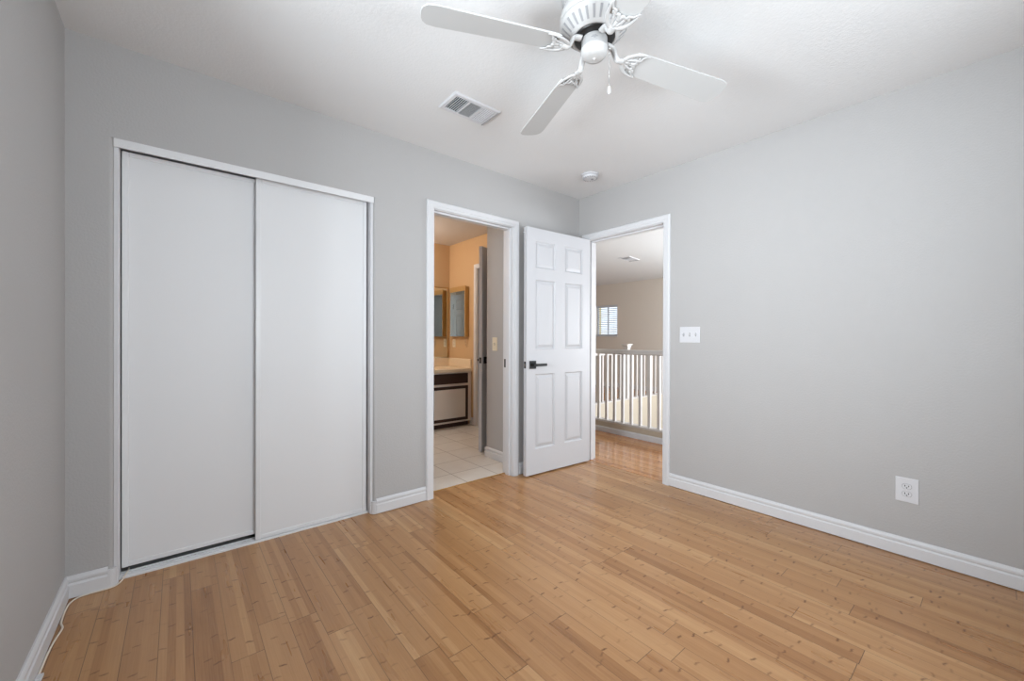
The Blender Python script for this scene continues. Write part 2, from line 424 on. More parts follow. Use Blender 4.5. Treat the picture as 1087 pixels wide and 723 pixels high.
def sliding_door(name, x0, x1, y0, z0, z1, label):
    bm = bmesh.new(); bm_box(bm, (x0+0.012, y0+0.006, z0+0.01), (x1-0.012, y0+0.018, z1-0.01), .001)
    d = link(name, bm, M['slide']); struct(d, label, 'sliding door')
    fr = bmesh.new()
    for a, b in (((x0, y0, z0), (x0+0.024, y0+0.024, z1)), ((x1-0.024, y0, z0), (x1, y0+0.024, z1)),
                 ((x0+0.024, y0+0.002, z0), (x1-0.024, y0+0.022, z0+0.022)), ((x0+0.024, y0+0.002, z1-0.022), (x1-0.024, y0+0.022, z1))):
        bm_box(fr, a, b, .003)
    link('door_frame', fr, M['slideframe'], d)
    return d
sliding_door('door_2', CL+0.020, -2.557, 0.084, 0.036, 2.000, 'wide white sliding closet panel beside the left wall, dark gap beneath it')
sliding_door('door_3', -2.590, CR-0.026, 0.054, 0.0115, 2.000, 'front white sliding closet panel nearer the bathroom doorway')

# ------------------------------------------------------------------ six-panel doors
def panel_leaf(Wd, Hd, th, cols, rows):
    """leaf in local coords: x 0..Wd from the hinge, y 0..th, z 0..Hd, moulded panels on both faces"""
    bm = bmesh.new()
    xs = sorted({0, Wd, *[c for p in cols for c in p]}); zs = sorted({0, Hd, *[c for p in rows for c in p]})
    for face, (y, sg) in enumerate(((0.0, 1), (th, -1))):
        V = {}
        def gv(x, z):
            if (x, z) not in V: V[(x, z)] = bm.verts.new((x, y, z))
            return V[(x, z)]
        for i in range(len(xs)-1):
            for j in range(len(zs)-1):
                q = [gv(xs[i], zs[j]), gv(xs[i+1], zs[j]), gv(xs[i+1], zs[j+1]), gv(xs[i], zs[j+1])]
                if (xs[i], xs[i+1]) in cols and (zs[j], zs[j+1]) in rows:
                    prev = q
                    for ins, dep in ((0.003, 0.003), (0.010, 0.0125), (0.016, 0.0125), (0.038, 0.002)):
                        nx = [bm.verts.new((xs[i]+ins, y+sg*dep, zs[j]+ins)), bm.verts.new((xs[i+1]-ins, y+sg*dep, zs[j]+ins)),
                              bm.verts.new((xs[i+1]-ins, y+sg*dep, zs[j+1]-ins)), bm.verts.new((xs[i]+ins, y+sg*dep, zs[j+1]-ins))]
                        for k in range(4): bm.faces.new((prev[k], prev[(k+1) % 4], nx[(k+1) % 4], nx[k]))
                        prev = nx
                    bm.faces.new(prev)
                else: bm.faces.new(q)
        if face == 0: F0 = V
        else: F1 = V
    for seq in ([(x, 0) for x in xs], [(x, Hd) for x in xs], [(0, z) for z in zs], [(Wd, z) for z in zs]):
        for a, b in zip(seq[:-1], seq[1:]): bm.faces.new((F0[a], F0[b], F1[b], F1[a]))
    return bm
LW = 0.745
COLS = [(0.095, 0.315), (0.430, 0.650)]
ROWS = [(0.205, 0.822), (1.025, 1.600), (1.695, 1.918)]
def lever_set(parent, xw, z, th, side, face_y, direction):
    """square rose and straight lever; side -1 = y<0 face"""
    s = side
    ros = part('rose', M['black'], parent, ((xw-0.033, face_y, z-0.033), (xw+0.033, face_y+s*0.008, z+0.033)), bev=.0015, label='square black door rose')
    bm = bmesh.new()
    bm_lathe(bm, [(0.012, face_y+s*0.008 if s > 0 else face_y-0.008), (0.012, face_y+s*0.045)], (xw, 0, z), 16, axis='y')
    a, b = sorted((face_y+s*0.040, face_y+s*0.053))
    bm_box(bm, (xw-0.012*direction, a, z-0.011), (xw+direction*0.115, b, z+0.011), .003)
    lv = link('lever', bm, M['black'], ros); lv['label'] = 'straight black lever'
def make_leaf(name, Wd, hinge, ang, label, th=0.035, levers=True):
    o = link(name, panel_leaf(Wd, 2.02, th, [(a*Wd/LW, b*Wd/LW) for a, b in COLS], ROWS), M['door'], None, hinge, (0, 0, ang))
    struct(o, label, 'door')
    zc = 0.900
    hd = None
    if levers:
        lever_set(o, Wd-0.064, zc, th, -1, 0.0, -1)
        lever_set(o, Wd-0.064, zc, th, 1, th, -1)
    lp = part('latch_plate', M['black'], o, ((Wd-0.0005, th*0.5-0.0115, zc-0.028), (Wd+0.0015, th*0.5+0.0115, zc+0.028)), bev=.0005, label='black latch plate on the door edge')
    part('latch_bolt', M['chrome'], lp, ((Wd+0.0015, th*0.5-0.006, zc-0.011), (Wd+0.008, th*0.5+0.006, zc+0.009)), bev=.002)
    for hz in (0.22, 1.0, 1.78):
        bm = bmesh.new()
        bm_lathe(bm, [(0.006, hz-0.045), (0.006, hz+0.045)], (-0.004, -0.003, 0), 12)
        link('hinge', bm, M['chrome'], o)
    return o
# hallway door, swung into the room against the closet wall
LA = math.radians(180-2.6)
# local +y of a leaf turned by ~180 deg points to -y of the room
d1 = make_leaf('door_1', LW, (-0.006, -0.104, 0.012), LA, 'open white six-panel door with black lever, swung against the front wall')
# little hook between casing and door top
bm = bmesh.new()
bm_tube(bm, [(LW-0.003, 0.018, 1.972), (LW+0.014, 0.014, 1.972), (LW+0.020, 0.010, 1.974)], 0.003, 8)
link('bumper', bm, M['plastic'], d1)

# ------------------------------------------------------------------ bathroom
BX, BY = 0.05, 2.445
sbox('floor_bathroom', M['tile'], ((-2.2, 0.10, -0.05), (-0.6, BY, 0.002)), ((-0.6, 0.585, -0.05), (0.9, BY, 0.002)))
sbox('trim_6', M['brass'], ((-1.530, 0.094, 0.0), (-0.811, 0.103, 0.0055)), bev=.001)
sbox('ceiling_bathroom', M['bathceil'], ((-1.96, T, H), (0.9, BY+T, H+0.1)))
# grey return wall on the right, side wall with the inner doorway, back wall, left wall
bm = bmesh.new()
bm_box(bm, (-0.645, T, 0), (T, 0.585, H))
struct(link('wall_bathroom_near', bm, M['wall']))
IY0, IY1 = 0.99, 1.762
sbox('wall_bathroom_right', M['orange'], ((BX, 0.585, 0), (BX+T, IY0, H)), ((BX, IY1, 0), (BX+T, BY, H)), ((BX, IY0, 2.04), (BX+T, IY1, H)))
sbox('wall_bathroom_back', M['orange'], ((-2.2, BY, 0), (0.9, BY+T, H)))
sbox('wall_bathroom_left', M['orange'], ((-2.2, T, 0), (-1.96, BY, H)))
sbox('wall_linen', M['closetdark'], ((0.78, 0.585, 0), (0.9, BY, H)), ((BX+T, 0.585, 0), (0.78, 0.70, H)), ((BX+T, 2.0, 0), (0.78, 2.1, H)))
bm = bmesh.new(); base_y(bm, -0.645, -1, T+0.02, 0.585); base_x(bm, 0.585, 1, -0.659, BX); base_y(bm, BX, -1, 1.84, 1.905)
struct(link('baseboard_bathroom', bm, M['trim']))
bm = bmesh.new()
casing(bm, lambda u, z, t: (BX-t, u, z), 1.0, 1.77-0.004, 2.03)
bm_box(bm, (BX, IY0+0.0005, 0), (BX+T, IY0+0.0145, 2.039)); bm_box(bm, (BX, IY1-0.010, 0), (BX+T, IY1-0.0005, 2.039)); bm_box(bm, (BX, IY0+0.0145, 2.027), (BX+T, IY1-0.010, 2.0395))
struct(link('trim_7', bm, M['trim']))
hx, hy = BX-0.022, 1.004
ia = math.atan2(0.722-hy, -0.664-hx)
make_leaf('door_4', 0.715, (hx+0.015*0, hy, 0.012), ia, 'half-open six-panel door seen nearly edge-on inside the bathroom', levers=True)
# bathroom entry door folded back out of sight behind the left jamb (seen only in the mirrors)
make_leaf('door_5', 0.705, (-1.524, T+0.026, 0.012), math.radians(95), 'white six-panel bathroom door folded back, seen in the mirror')

# vanity cabinet
VF, VX0 = 1.885, -1.75
van = empty('vanity_cabinet', (-0.85, 2.2, 0), 'white bathroom vanity with dark brown drawer front and framed door', 'cabinet')
van.location = (0, 0, 0)
part('body', M['vanity'], van, ((VX0, VF+0.001, 0.056), (BX-0.002, BY-0.002, 0.698)), bev=.002)
part('toe_kick', M['espresso'], van, ((VX0, VF+0.020, 0.003), (BX-0.040, VF+0.050, 0.0555)), label='black recessed toe kick')
xr = -0.012
for k in range(3):
    a = xr-0.55*(k+1)+0.02; b = xr-0.55*k
    dr = part('drawer', M['espresso'], van, ((a, VF-0.016, 0.553), (b, VF, 0.682)), bev=.003, label='dark brown drawer front')
    bm = bmesh.new()
    z0, z1, w = 0.082, 0.522, 0.037
    for p, q in (((a, z0), (a+w, z1)), ((b-w, z0), (b, z1)), ((a+w, z0), (b-w, z0+w)), ((a+w, z1-w), (b-w, z1))):
        bm_box(bm, (p[0], VF-0.017, p[1]), (q[0], VF, q[1]), .002)
    df = link('door', bm, M['espresso'], van); df['label'] = 'dark brown door frame'
    part('door_panel', M['vanity'], df, ((a+w-0.004, VF-0.010, z0+w-0.004), (b-w+0.004, VF-0.001, z1-w+0.004)), bev=.002, label='white door panel')
# counter with splashes
bm = bmesh.new()
bm_box(bm, (VX0-0.01, VF-0.020, 0.6985), (BX-0.001, BY-0.001, 0.741), .008)
ct = link('countertop', bm, M['cream']); tag(ct, 'cream cultured marble vanity top with backsplash in the bathroom', 'countertop')
part('backsplash', M['cream'], ct, ((VX0, BY-0.020, 0.7405), (BX-0.001, BY-0.001, 0.857)), bev=.004)
part('side_splash', M['cream'], ct, ((BX-0.020, VF-0.006, 0.7405), (BX-0.001, BY-0.0205, 0.857)), bev=.004)
# faucet
fc = empty('faucet', (-0.345, 2.33, 0.7415), 'small dark faucet on the cream vanity top', 'faucet')
bm = bmesh.new(); bm_lathe(bm, [(0.028, 0), (0.028, 0.012), (0.014, 0.018), (0.013, 0.085), (0.010, 0.09)], (0, 0, 0), 20); link('base', bm, M['chrome'], fc)
bm = bmesh.new(); bm_tube(bm, spline([(0, 0, 0.07), (0, -0.04, 0.095), (0, -0.09, 0.09), (0, -0.115, 0.065)]), 0.009, 10); link('spout', bm, M['chrome'], fc)
bm = bmesh.new(); bm_tube(bm, [(0, 0, 0.09), (0, 0.005, 0.105), (0.03, 0.01, 0.118)], [0.011, 0.009, 0.006], 10); link('handle', bm, M['chrome'], fc)
# wall mirror on the back wall
mr = empty('wall_mirror', (0, 0, 0), 'large wall mirror above the vanity on the rear bathroom wall', 'mirror')
part('glass', M['mirror'], mr, ((-1.80, BY-0.006, 0.860), (0.012, BY-0.0005, 1.83)))
part('edge_strip', M['brass'], mr, ((0.012, BY-0.010, 0.860), (0.026, BY-0.0005, 1.845)), ((-1.80, BY-0.010, 1.83), (0.012, BY-0.0005, 1.845)), label='brown gold edge strip')
# mirrored medicine cabinet on the side wall
mc = empty('medicine_cabinet', (0, 0, 0), 'gold framed mirrored medicine cabinet on the orange side wall', 'cabinet')
y0, y1, z0, z1, xf = 1.942, 2.345, 1.152, 1.825, -0.012
part('body', M['brass'], mc, ((xf+0.012, y0+0.004, z0), (BX-0.001, y1, z1-0.01)), bev=.002)
part('mirror_door', M['mirror'], mc, ((xf+0.004, y0+0.020, z0+0.004), (xf+0.011, y1-0.012, z1-0.065)))
part('frame', M['brass'], mc, ((xf, y0, z0-0.004), (xf+0.012, y0+0.020, z1)), ((xf, y1-0.012, z0-0.004), (xf+0.012, y1, z1)), ((xf, y0+0.020, z1-0.065), (xf+0.012, y1-0.012, z1)), bev=.002)

# small wall plates
def wall_plate(name, loc, rz, w, h, mat, label, cat, kind, n=1):
    """plate lies in local x (width) and z (height), facing local -y"""
    e = empty(name, loc, label, cat, rz)
    bm = bmesh.new(); bm_box(bm, (-w/2, -0.006, -h/2), (w/2, -0.0005, h/2), .003); link('plate', bm, mat, e)
    if kind == 'switch':
        for i in range(n):
            x = (i-(n-1)/2)*0.046
            bm = bmesh.new(); bm_box(bm, (x-0.0055, -0.0068, -0.0125), (x+0.0055, -0.0055, 0.0125), .0003)
            sl = link('switch_slot', bm, M['grey'], e)
            t = bmesh.new(); bm_prism(t, [(-0.006, -0.008), (-0.015, 0.001), (-0.017, 0.007), (-0.014, 0.009), (-0.006, 0.006)], 'x', x-0.0042, x+0.0042)
            link('toggle', t, mat, sl)
            for z in (-0.030, 0.030):
                s = bmesh.new(); bm_lathe(s, [(0.0032, -0.0075), (0.0032, -0.0055)], (x, 0, z), 10, axis='y'); link('screw', s, mat, e)
    if kind == 'outlet':
        for z in (-0.0195, 0.0195):
            bm = bmesh.new()
            pts = [(0.0175*math.cos(a)*1.0, 0.0145*math.sin(a)) for a in [2*math.pi*i/24 for i in range(24)]]
            bm_prism(bm, [(p, z+max(-0.0125, min(0.0125, q*1.1))) for p, q in pts], 'y', -0.0085, -0.005)
            rc = link('receptacle', bm, M['plastic'] if mat is M['plastic'] else mat, e)
            bm = bmesh.new()
            ringp = [(p*1.10, q*1.12) for p, q in pts]
            bm_prism(bm, [(p, z+max(-0.0140, min(0.0140, q*1.1))) for p, q in ringp], 'y', -0.0066, -0.0055)
            link('receptacle_rim', bm, M['grey'], rc)
            bm = bmesh.new()
            bm_box(bm, (-0.0085, -0.0092, z-0.001), (-0.0055, -0.0082, z+0.0075)); bm_box(bm, (0.0055, -0.0092, z-0.001), (0.0085, -0.0082, z+0.0065))
            bm_lathe(bm, [(0.0028, -0.0092), (0.0028, -0.0082)], (0, 0, z-0.0065), 10, axis='y')
            link('slot', bm, M['dark'], rc)
        s = bmesh.new(); bm_lathe(s, [(0.003, -0.0075), (0.003, -0.0055)], (0, 0, 0), 10, axis='y'); link('screw', s, mat, e)
    return e
# facing -x: local -y -> -x means rotate by -90 deg
wall_plate('light_switch', (0, -1.077, 1.158), -R90, 0.154, 0.118, M['plastic'], 'white triple toggle switch plate on the grey right wall', 'light switch', 'switch', 3)
wall_plate('power_outlet', (0, -2.235, 0.345), -R90, 0.088, 0.126, M['plastic'], 'white duplex outlet low on the grey right wall', 'outlet', 'outlet')
wall_plate('light_switch', (-0.645, 0.455, 1.075), -R90, 0.075, 0.125, M['ivory'], 'ivory switch plate on the grey wall inside the bathroom', 'light switch', 'switch', 1)
wall_plate('power_outlet', (BX, 2.315, 1.065), -R90, 0.072, 0.115, M['ivory'], 'ivory outlet below the mirrored cabinet beside the wall mirror', 'outlet', 'outlet')
wall_plate('power_outlet', (BX, 2.02, 1.065), -R90, 0.072, 0.115, M['orange'], 'tan painted outlet plate near the front end of the vanity side wall', 'outlet', 'outlet')

# ------------------------------------------------------------------ hallway and stairwell
FX = 5.05
FLY = 1.42
sbox('floor_hallway', M['hallfloor'], ((0.0345, -2.0, -0.05), (1.20, 6.0, 0.0)), ((1.20, FLY+0.11, -0.05), (FX, 6.0, 0.0)))
sbox('floor_lower', M['curb'], ((1.0, -2.0, -2.75), (FX, FLY+0.1, -2.7)))
sbox('ceiling_hallway', M['hallceil'], ((T, -2.1, H), (FX+T, 6.1, H+0.1)))
WA, WB, WC, WD = 3.225, 3.86, 1.21, 1.95
sbox('wall_hallway_far', M['hallwall'], ((FX, -2.1, -2.75), (FX+T, WA, H)), ((FX, WB, -2.75), (FX+T, 6.1, H)), ((FX, WA, -2.75), (FX+T, WB, WC)), ((FX, WA, WD), (FX+T, WB, H)))
sbox('wall_hallway_right', M['hallwall'], ((T, -2.1, -2.75), (FX, -2.0, H)))
sbox('wall_hallway_left', M['hallwall'], ((T, 6.0, -0.05), (FX, 6.1, H)))
sbox('wall_hallway_near', M['hallwall'], ((T, BY+T, 0), (0.9, 6.0, H)), ((T+0.0, T+0.47, 0), (0.9, T+0.475, H)), ((0.9, 0.59, 0), (0.95, BY+T, H)))
sbox('wall_stairwell', M['curb'], ((1.20, FLY, -2.7), (FX, FLY+0.11, 0.118)), ((1.090, -2.0, -2.7), (1.20, FLY+0.11, 0.118)))
bm = bmesh.new()
bm_prism(bm, [(1.090, 0.0), (1.076, 0.0), (1.076, 0.048), (1.082, 0.060), (1.090, 0.062)], 'y', -2.0, 4.0)
bm_box(bm, (FX-0.014, FLY+0.11, 0.0), (FX, 6.0, 0.095))
struct(link('baseboard_hallway', bm, M['trim']))
# window with blind
wn = sbox('window_3', M['trim'], ((FX+0.06, WA, WC), (FX+0.10, WA+0.035, WD)), ((FX+0.06, WB-0.035, WC), (FX+0.10, WB, WD)), ((FX+0.06, WA, WC), (FX+0.10, WB, WC+0.035)),
          ((FX+0.06, WA, WD-0.035), (FX+0.10, WB, WD)), ((FX+0.07, (WA+WB)/2-0.012, WC), (FX+0.095, (WA+WB)/2+0.012, WD)))
part('window_pane', M['glass'], wn, ((FX+0.078, WA+0.035, WC+0.035), (FX+0.082, WB-0.035, WD-0.035)))
part('window_sill', M['trim'], wn, ((FX-0.02, WA-0.02, WC-0.02), (FX+0.06, WB+0.02, WC)), bev=.003)
bl = empty('window_blind', (0, 0, 0), 'white horizontal blind in the small hallway window', 'blind')
bm = bmesh.new(); nsl = 17
for i in range(nsl):
    z = WC+0.03+(WD-WC-0.08)*i/(nsl-1)
    bm_prism(bm, [(FX+0.024, z-0.009), (FX+0.044, z+0.008), (FX+0.044, z+0.0095), (FX+0.024, z-0.0075)], 'y', WA+0.012, WB-0.012)
link('slats', bm, M['blind'], bl)
part('headrail', M['blind'], bl, ((FX+0.012, WA+0.008, WD-0.04), (FX+0.054, WB-0.008, WD-0.002)), bev=.003)
part('bottom_rail', M['blind'], bl, ((FX+0.022, WA+0.012, WC+0.004), (FX+0.046, WB-0.012, WC+0.016)), bev=.002)
part('ladder_cord', M['blind'], bl, ((FX+0.0335, WA+0.12, WC+0.01), (FX+0.0345, WA+0.1225, WD-0.03)))
part('ladder_cord', M['blind'], bl, ((FX+0.0335, WB-0.1225, WC+0.01), (FX+0.0345, WB-0.12, WD-0.03)))
# neighbouring house seen through the blind
nb = empty('neighbouring_house', (6.0, 6.04, -3.0), 'yellow stucco house wall outside the small hallway window', 'house')
bm = bmesh.new(); bm_box(bm, (0, 0, 0), (2.05, 4, 5.6)); link('wall', bm, M['stucco'], nb)
bm = bmesh.new(); bm_prism(bm, [(0, 5.6), (4.4, 5.6), (2.2, 7.0)], 'x', -0.3, 2.05); link('roof', bm, M['curb'], nb)

# railings
def railing(name, label, length, zrail, zbot, first, pitch, n):
    """runs along local +x; balusters every pitch"""
    e = empty(name, (0, 0, 0), label, 'railing', group=None)
    bm = bmesh.new()
    bm_prism(bm, [(-0.030, zrail-0.046), (-0.030, zrail-0.012), (-0.022, zrail-0.002), (-0.012, zrail), (0.012, zrail), (0.022, zrail-0.002), (0.030, zrail-0.012), (0.030, zrail-0.046), (0.016, zrail-0.058), (-0.016, zrail-0.058)], 'x', 0, length)
    link('handrail', bm, M['rail'], e)
    part('bottom_rail', M['rail'], e, ((0, -0.062, zbot), (length, 0.052, zbot+0.020)), bev=.003)
    bm = bmesh.new(); bm_box(bm, (-0.016, -0.016, zbot+0.020), (0.016, 0.016, zrail-0.057), .002)
    proto = link('baluster', bm, M['rail'], e, (first, 0, 0))
    for i in range(1, n):
        c = proto.copy(); COL.objects.link(c); c.parent = e; c.location = (first+pitch*i, 0, 0)
    return e
rn = railing('stair_railing', 'near white stair railing parallel to the hallway doorway', 2.25, 1.002, 0.118, 0.06, 0.117, 18)
rn.location = (1.148, -0.80, 0); rn.rotation_euler = (0, 0, R90)
rf = railing('stair_railing', 'far white stair railing with newel post across the stairwell', 2.95, 0.925, 0.118, 0.075, 0.117, 25)
rf.location = (1.24, FLY+0.055, 0)
nx, ny = 2.905, FLY+0.055
bm = bmesh.new(); bm_box(bm, (-0.042, -0.042, 0), (0.042, 0.042, 0.845), .004); nw = link('newel_post', bm, M['rail'], rf, (nx-1.24, 0, 0.138))
bm = bmesh.new(); bm_box(bm, (-0.050, -0.050, 0.845), (0.050, 0.050, 0.865), .004); bm_box(bm, (-0.070, -0.070, 0.892), (0.070, 0.070, 0.910), .004)
bm_prism(bm, [(-0.050, 0.865), (0.050, 0.865), (0.064, 0.892), (-0.064, 0.892)], 'y', -0.050, 0.050); link('cap', bm, M['rail'], nw)

# hallway ceiling register
def louvre(bm, axis, a0, a1, b0, b1, n, tilt, z, depth, th=0.0012):
    """n thin slats; axis = direction a slat runs in ('x' or 'y')"""
    for i in range(n):
        c = b0+(b1-b0)*(i+0.5)/n
        dx, dz = 0.5*depth*math.cos(tilt), 0.5*depth*math.sin(tilt)
        nxv, nzv = -math.sin(tilt)*th/2, math.cos(tilt)*th/2
        pts = [(c-dx-nxv, z-dz-nzv), (c+dx-nxv, z+dz-nzv), (c+dx+nxv, z+dz+nzv), (c-dx+nxv, z-dz+nzv)]
        bm_prism(bm, pts, axis, a0, a1)
def register(name, loc, rz, L, Wd, label):
    e = empty(name, loc, label, 'vent', rz)
    hl, hw = L/2, Wd/2
    bm = bmesh.new(); b = 0.024
    zf = -0.010
    # flanged frame: sloped border
    out = [(-hl, -hw), (hl, -hw), (hl, hw), (-hl, hw)]; inn = [(-hl+b, -hw+b), (hl-b, -hw+b), (hl-b, hw-b), (-hl+b, hw-b)]
    def ring(p, z): return [bm.verts.new((x, y, z)) for x, y in p]
    s = lambda p, k: [(x-math.copysign(k, x), y-math.copysign(k, y)) for x, y in p]
    loops = [ring(out, -0.0005), ring(out, -0.004), ring(s(out, 0.005), zf), ring(inn, zf), ring(inn, -0.0005)]
    for A, B in zip(loops, loops[1:]+loops[:1]):
        for k in range(4): bm.faces.new((A[k], A[(k+1) % 4], B[(k+1) % 4], B[k]))
    x0, x1, y0, y1 = -hl+b, hl-b, -hw+b, hw-b
    third = (x1-x0)/3
    for k in (1, 2): bm_box(bm, (x0+third*k-0.005, y0, zf), (x0+third*k+0.005, y1, -0.001))
    link('frame', bm, M['plastic'], e)
    part('dark_backing', M['dark'], e, ((x0, y0, -0.0018), (x1, y1, -0.0004)))  # dark plate painted in for the shade of a recess behind the slats
    g = bmesh.new(); louvre(g, 'y', y0, y1, x0+0.003, x0+third-0.006, 6, math.radians(80), -0.0062, 0.0080); link('grille', g, M['plastic'], e)
    g = bmesh.new(); louvre(g, 'x', x0+third+0.006, x0+2*third-0.006, y0, y1, 11, math.radians(70), -0.0060, 0.0100); link('grille', g, M['grille'], e)
    g = bmesh.new(); louvre(g, 'y', y0, y1, x0+2*third+0.006, x1-0.003, 6, math.radians(-32), -0.0060, 0.0078); link('grille', g, M['plastic'], e)
    lv = bmesh.new(); bm_box(lv, (hl-0.016, -hw+0.010, zf-0.004), (hl-0.010, hw-0.010, zf+0.001), .001); link('damper_lever', lv, M['grey'], e)
    return e
register('ceiling_vent', (-1.629, -0.599, H), 0, 0.305, 0.185, 'white three-section air register on the bedroom ceiling by the fan')
register('ceiling_vent', (2.755, 1.335, H), math.radians(8), 0.36, 0.20, 'grey air register on the hallway ceiling beyond the doorway')

# ------------------------------------------------------------------ smoke detector
sd = empty('smoke_detector', (-0.375, -0.440, H), 'round white smoke detector on the ceiling near the corner', 'smoke detector')
bm = bmesh.new(); bm_lathe(bm, [(0.070, -0.0005), (0.070, -0.010), (0.066, -0.012)], (0, 0, 0), 40); link('base', bm, M['plastic'], sd)
bm = bmesh.new(); bm_lathe(bm, [(0.062, -0.012), (0.062, -0.024), (0.057, -0.031), (0.044, -0.034), (0.010, -0.035)], (0, 0, 0), 40)
cv = link('cover', bm, M['plastic'], sd)
bm = bmesh.new()
for k in range(18):
    a = 2*math.pi*k/18
    t = bmesh.new(); bm_box(t, (0.046, -0.003, -0.0345), (0.058, 0.003, -0.0300)); join(bm, t, Matrix.Rotation(a, 4, 'Z'))
link('vent_slots', bm, M['grey'], cv)
bm = bmesh.new(); bm_lathe(bm, [(0.011, -0.0345), (0.011, -0.0375), (0.009, -0.039)], (0.014, -0.010, 0), 20); link('test_button', bm, M['grey'], cv)

# ------------------------------------------------------------------ ceiling fan
FCX, FCY = -1.686, -1.545
fan = empty('ceiling_fan', (FCX, FCY, H), 'white four-blade ceiling fan with pull chain', 'ceiling fan')
bm = bmesh.new()
bm_lathe(bm, [(0.128, -0.0005), (0.128, -0.010), (0.120, -0.014), (0.120, -0.070), (0.128, -0.076), (0.131, -0.092), (0.131, -0.112)], (0, 0, 0), 64)
hs = link('motor_housing', bm, M['fan'], fan)
bm = bmesh.new()
for k in range(64):
    for zr in (-0.024, -0.034, -0.044, -0.054):
        t = bmesh.new(); bm_box(t, (0.1195, -0.0028, zr-0.003), (0.1206, 0.0028, zr+0.003)); join(bm, t, Matrix.Rotation(2*math.pi*k/64, 4, 'Z'))
link('perforation', bm, M['grey'], hs)
bm = bmesh.new()
bowl = [(0.131, -0.112), (0.131, -0.118), (0.126, -0.126), (0.112, -0.140), (0.096, -0.154), (0.084, -0.163), (0.078, -0.165), (0.078, -0.160)]
bm_lathe(bm, bowl, (0, 0, 0), 64)
bw = link('vent_bowl', bm, M['fan'], fan)
bm = bmesh.new()
for k in range(28):
    a = 2*math.pi*k/28
    def P(r_, z_, w_): return (r_, w_, z_)
    # slot laid on the sloping bowl between r=.122 and r=.094
    pr = [(0.1235, -0.1288), (0.112, -0.1402), (0.094, -0.1558)]
    t = bmesh.new()
    cols_ = []
    for r_, z_ in pr:
        n_ = Vector((0.66, 0, -0.75))*0.0009
        w_ = 0.0042*r_/0.112
        cols_.append([t.verts.new((r_+n_.x, -w_, z_+n_.z)), t.verts.new((r_+n_.x, w_, z_+n_.z)), t.verts.new((r_-n_.x, w_, z_-n_.z)), t.verts.new((r_-n_.x, -w_, z_-n_.z))])
    for A, B in zip(cols_, cols_[1:]):
        for i in range(4): t.faces.new((A[i], A[(i+1) % 4], B[(i+1) % 4], B[i]))
    t.faces.new(cols_[0]); t.faces.new(cols_[-1])
    join(bm, t, Matrix.Rotation(a, 4, 'Z'))
link('vent_slots', bm, M['grey'], bw)
bm = bmesh.new(); bm_lathe(bm, [(0.0765, -0.158), (0.0765, -0.166), (0.070, -0.170), (0.030, -0.170)], (0, 0, 0), 48)
fly = link('flywheel', bm, M['black'], fan); fly['label'] = 'black rotor ring under the housing'
bm = bmesh.new(); bm_lathe(bm, [(0.047, -0.168), (0.049, -0.172), (0.049, -0.205), (0.051, -0.207), (0.051, -0.211), (0.049, -0.214), (0.047, -0.228), (0.040, -0.236), (0.025, -0.240), (0.006, -0.241)], (0, 0, 0), 48)
sw = link('switch_housing', bm, M['fan'], fan)
bm = bmesh.new(); bm_lathe(bm, [(0.006, -0.240), (0.006, -0.243), (0.0035, -0.246), (0.001, -0.247)], (0, 0, 0), 16); link('cap_screw', bm, M['fan'], sw)
# direction switch slot seen on the drum
bm = bmesh.new(); aS = math.radians(200)
for dz, w in ((-0.190, 0.012), (-0.186, 0.007), (-0.194, 0.004)):
    t = bmesh.new(); bm_box(t, (0.0485, -w, dz-0.0015), (0.0496, w, dz+0.0015)); join(bm, t, Matrix.Rotation(math.radians(220), 4, 'Z'))
link('reverse_switch', bm, M['grey'], sw)
# pull chain
bm = bmesh.new(); aC = math.radians(-48)
ccx, ccy = 0.055*math.cos(aC), 0.055*math.sin(aC)
bm_tube(bm, [(ccx*0.85, ccy*0.85, -0.200), (ccx, ccy, -0.202), (ccx*1.02, ccy*1.02, -0.212)], 0.0032, 8)
z = -0.214
while z > -0.352:
    bm_lathe(bm, [(0.0004, z), (0.0016, z-0.0012), (0.0016, z-0.0024), (0.0004, z-0.0036)], (ccx*1.02, ccy*1.02, 0), 6)
    z -= 0.0036
ch = link('pull_chain', bm, M['chrome'], fan)
bm = bmesh.new(); bm_lathe(bm, [(0.002, -0.350), (0.005, -0.355), (0.0065, -0.372), (0.005, -0.380), (0.001, -0.382)], (ccx*1.02, ccy*1.02, 0), 16); link('chain_pull', bm, M['plastic'], ch)

